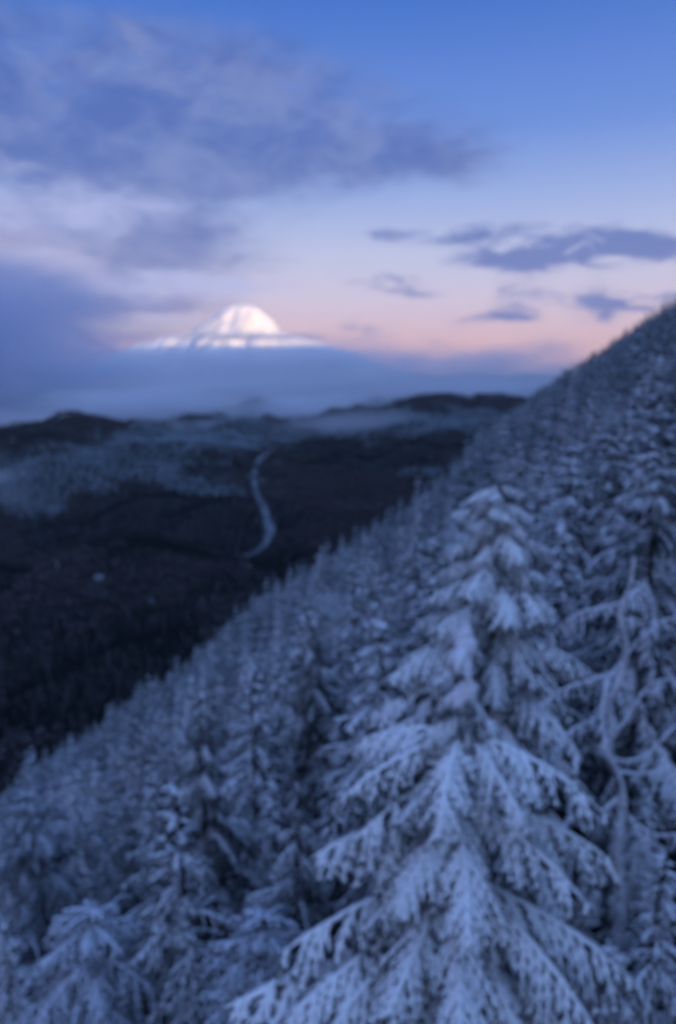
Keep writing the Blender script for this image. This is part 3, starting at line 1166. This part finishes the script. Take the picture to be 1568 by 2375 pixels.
# far part of the same hillside
x, y, rr, a = slope_points(300, 1900, 6.0, 23, -30, 36)
z = ground_z(x, y)
vz = valley_z(x, y)
keep = (z > vz + 18)
x, y, z, rr = x[keep], y[keep], z[keep], rr[keep]
keep = r_.rand(len(x)) < np.clip(1.15 - rr / 2600, .3, 1)
x, y, z = x[keep], y[keep], z[keep]
srcs = []
for k in range(3):
    own = np.where((x > 120) & (np.hypot(x, y) > 500))[0]
    i = int(own[int(len(own) * (.2 + .2 * k))])
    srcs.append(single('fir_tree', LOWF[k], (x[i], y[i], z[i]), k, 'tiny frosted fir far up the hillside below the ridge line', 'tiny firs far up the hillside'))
n = len(x)
print('far hillside', n)
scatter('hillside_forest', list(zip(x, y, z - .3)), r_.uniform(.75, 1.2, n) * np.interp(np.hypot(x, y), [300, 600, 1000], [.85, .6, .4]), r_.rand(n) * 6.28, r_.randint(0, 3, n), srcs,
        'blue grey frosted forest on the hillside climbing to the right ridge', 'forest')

# valley woods
road_d = [(690, 1000), (655, 1022), (622, 1050), (596, 1085), (590, 1120), (600, 1165), (618, 1205), (628, 1235), (618, 1265), (590, 1285), (560, 1296)]


def valley_hit(xd, yd):
    lo, hi = 300.0, 5000.0
    for t in np.linspace(400, 5000, 400):
        p = at(xd, yd, t)
        if p.z < float(ground_z(p.x, p.y)):
            return Vector((p.x, p.y, float(ground_z(p.x, p.y))))
    p = at(xd, yd, 3500)
    return Vector((p.x, p.y, float(ground_z(p.x, p.y))))


road = [valley_hit(*c) for c in road_d]
print('road', [tuple(round(v) for v in p) for p in road])
rd = []
for i in range(len(road) - 1):
    for k in range(12):
        t = k / 12
        p0, p1, p2, p3 = road[max(i - 1, 0)], road[i], road[i + 1], road[min(i + 2, len(road) - 1)]
        q_ = .5 * ((2 * p1) + (p2 - p0) * t + (2 * p0 - 5 * p1 + 4 * p2 - p3) * t * t + (3 * p1 - p0 - 3 * p2 + p3) * t ** 3)
        rd.append(q_)
rdx = np.array([(p.x, p.y) for p in rd])


def road_dist(x, y):
    dmin = np.full(len(x), 1e9)
    for i in range(0, len(rdx), 2):
        dmin = np.minimum(dmin, (x - rdx[i, 0]) ** 2 + (y - rdx[i, 1]) ** 2)
    return np.sqrt(dmin)


r2 = np.random.RandomState(9)
cell = 9.5
gx, gy = np.meshgrid(np.arange(-2300, 1500, cell), np.arange(350, 4300, cell))
x = gx.ravel() + r2.rand(gx.size) * cell * .9
y = gy.ravel() + r2.rand(gx.size) * cell * .9
az_ = np.degrees(np.arctan2(x, y))
z = ground_z(x, y)
keep = (np.abs(az_) < 32) & (hill_z(x, y) < valley_z(x, y) + 18) & (r2.rand(len(x)) < np.clip(1.2 - y / 5200, .35, 1))
keep &= road_dist(x, y) > 16
hp = valley_hit(230, 1350)
keep &= ~((np.abs(x - hp.x) < 16) & (y < hp.y + 12) & (y > hp.y - 45))
x, y, z = x[keep], y[keep], z[keep]
_f = y * math.cos(R(PITCH)) - z * math.sin(R(PITCH))
ex = (338 + F * x / _f) / .4311 + 45 * fbm(x, y, 500, 83, 3)
ey = (512 - F * (y * math.sin(R(PITCH)) + z * math.cos(R(PITCH))) / _f) / .4311 + 18 * fbm(x, y, 500, 84, 3)


def stand(lst):
    return sum(k_ * np.exp(-((ex - a_) / c_) ** 2 - ((ey - b_) / d_) ** 2) for a_, b_, c_, d_, k_ in lst)


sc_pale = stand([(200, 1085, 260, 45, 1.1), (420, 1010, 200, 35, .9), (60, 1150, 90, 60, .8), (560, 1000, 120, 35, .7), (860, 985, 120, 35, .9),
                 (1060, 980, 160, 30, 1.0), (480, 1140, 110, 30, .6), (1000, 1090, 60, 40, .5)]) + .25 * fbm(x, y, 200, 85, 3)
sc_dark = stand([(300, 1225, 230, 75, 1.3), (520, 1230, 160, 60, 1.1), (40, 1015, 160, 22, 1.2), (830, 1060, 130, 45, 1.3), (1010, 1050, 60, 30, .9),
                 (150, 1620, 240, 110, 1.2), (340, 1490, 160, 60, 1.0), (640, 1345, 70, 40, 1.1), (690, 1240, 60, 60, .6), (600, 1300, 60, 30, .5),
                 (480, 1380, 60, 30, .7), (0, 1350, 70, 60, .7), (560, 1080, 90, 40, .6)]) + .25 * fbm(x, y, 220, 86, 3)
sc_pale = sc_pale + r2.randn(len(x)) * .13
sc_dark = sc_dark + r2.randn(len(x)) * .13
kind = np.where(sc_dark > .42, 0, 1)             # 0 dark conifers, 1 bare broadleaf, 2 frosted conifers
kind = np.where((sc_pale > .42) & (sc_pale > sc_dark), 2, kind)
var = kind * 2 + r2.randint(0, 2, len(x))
srcs = []
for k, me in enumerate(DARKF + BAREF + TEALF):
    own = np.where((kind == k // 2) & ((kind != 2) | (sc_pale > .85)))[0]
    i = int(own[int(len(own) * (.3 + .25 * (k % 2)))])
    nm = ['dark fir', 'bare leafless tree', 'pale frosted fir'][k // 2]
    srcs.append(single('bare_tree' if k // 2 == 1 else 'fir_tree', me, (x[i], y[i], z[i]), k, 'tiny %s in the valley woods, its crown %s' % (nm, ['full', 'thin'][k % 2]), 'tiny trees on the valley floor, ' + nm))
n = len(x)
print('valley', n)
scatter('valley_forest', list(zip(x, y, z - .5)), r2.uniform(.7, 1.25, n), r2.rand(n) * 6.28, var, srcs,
        'dark mixed forest filling the valley floor below the slope', 'forest')

# ------------------------------------------------------------------ road
v, f = [], []
for i, p in enumerate(rd):
    t = rd[min(i + 1, len(rd) - 1)] - rd[max(i - 1, 0)]
    nrm = Vector((t.y, -t.x, 0)).normalized()
    wd_ = 3.6 + 4.0 * min(1, i / 60)
    for s_ in (-wd_ - 1.3, -wd_, wd_, wd_ + 1.3):
        c = p + nrm * s_
        zz = float(ground_z(c.x, c.y))
        v.append((c.x, c.y, zz + (1.6 if abs(s_) <= wd_ else .3)))
for i in range(len(rd) - 1):
    for k in range(3):
        f.append((i * 4 + k, i * 4 + k + 1, i * 4 + k + 5, i * 4 + k + 4))
M_ROAD = mat_plain('frosted road', (.17, .19, .22), (.08, .09, .105), .03)
tag(link('road', mesh_np('road', np.array(v), [np.array(f)]), mats=[M_ROAD]), kind='structure')

# ------------------------------------------------------------------ the pale hut in the valley
hp = valley_hit(230, 1350)
hut = empty('hut', hp, .5)
tag(hut, 'small pale snow-roofed hut alone among dark woods on the valley floor', 'hut')
M_HUT = mat_plain('pale hut walls', (.22, .23, .25), (.17, .18, .2), .6)


def prism(name, verts, faces, mat, parent):
    me = bpy.data.meshes.new(name)
    me.from_pydata(verts, [], faces)
    me.materials.append(mat)
    o = bpy.data.objects.new(name, me)
    COL.objects.link(o)
    o.parent = parent
    return o


a_, b_, c_, e_ = 5, 3.6, 5, 8.5
prism('wall', [(-a_, -b_, -2), (a_, -b_, -2), (a_, b_, -2), (-a_, b_, -2), (-a_, -b_, c_), (a_, -b_, c_), (a_, b_, c_), (-a_, b_, c_), (-a_, 0, e_ - .5), (a_, 0, e_ - .5)],
      [(0, 1, 5, 4), (1, 2, 6, 9, 5), (2, 3, 7, 6), (3, 0, 4, 8, 7), (0, 3, 2, 1)], M_HUT, hut)
for sy in (-1, 1):
    y0, y1 = sy * (b_ + 1.0), 0
    vv = [(-a_ - 1, y0, c_ - .9), (a_ + 1, y0, c_ - .9), (a_ + 1, y1, e_), (-a_ - 1, y1, e_)]
    prism('roof', vv + [(p[0], p[1], p[2] + .5) for p in vv], [(0, 3, 2, 1), (4, 5, 6, 7), (0, 1, 5, 4), (1, 2, 6, 5), (2, 3, 7, 6), (3, 0, 4, 7)], M_HUT, hut)
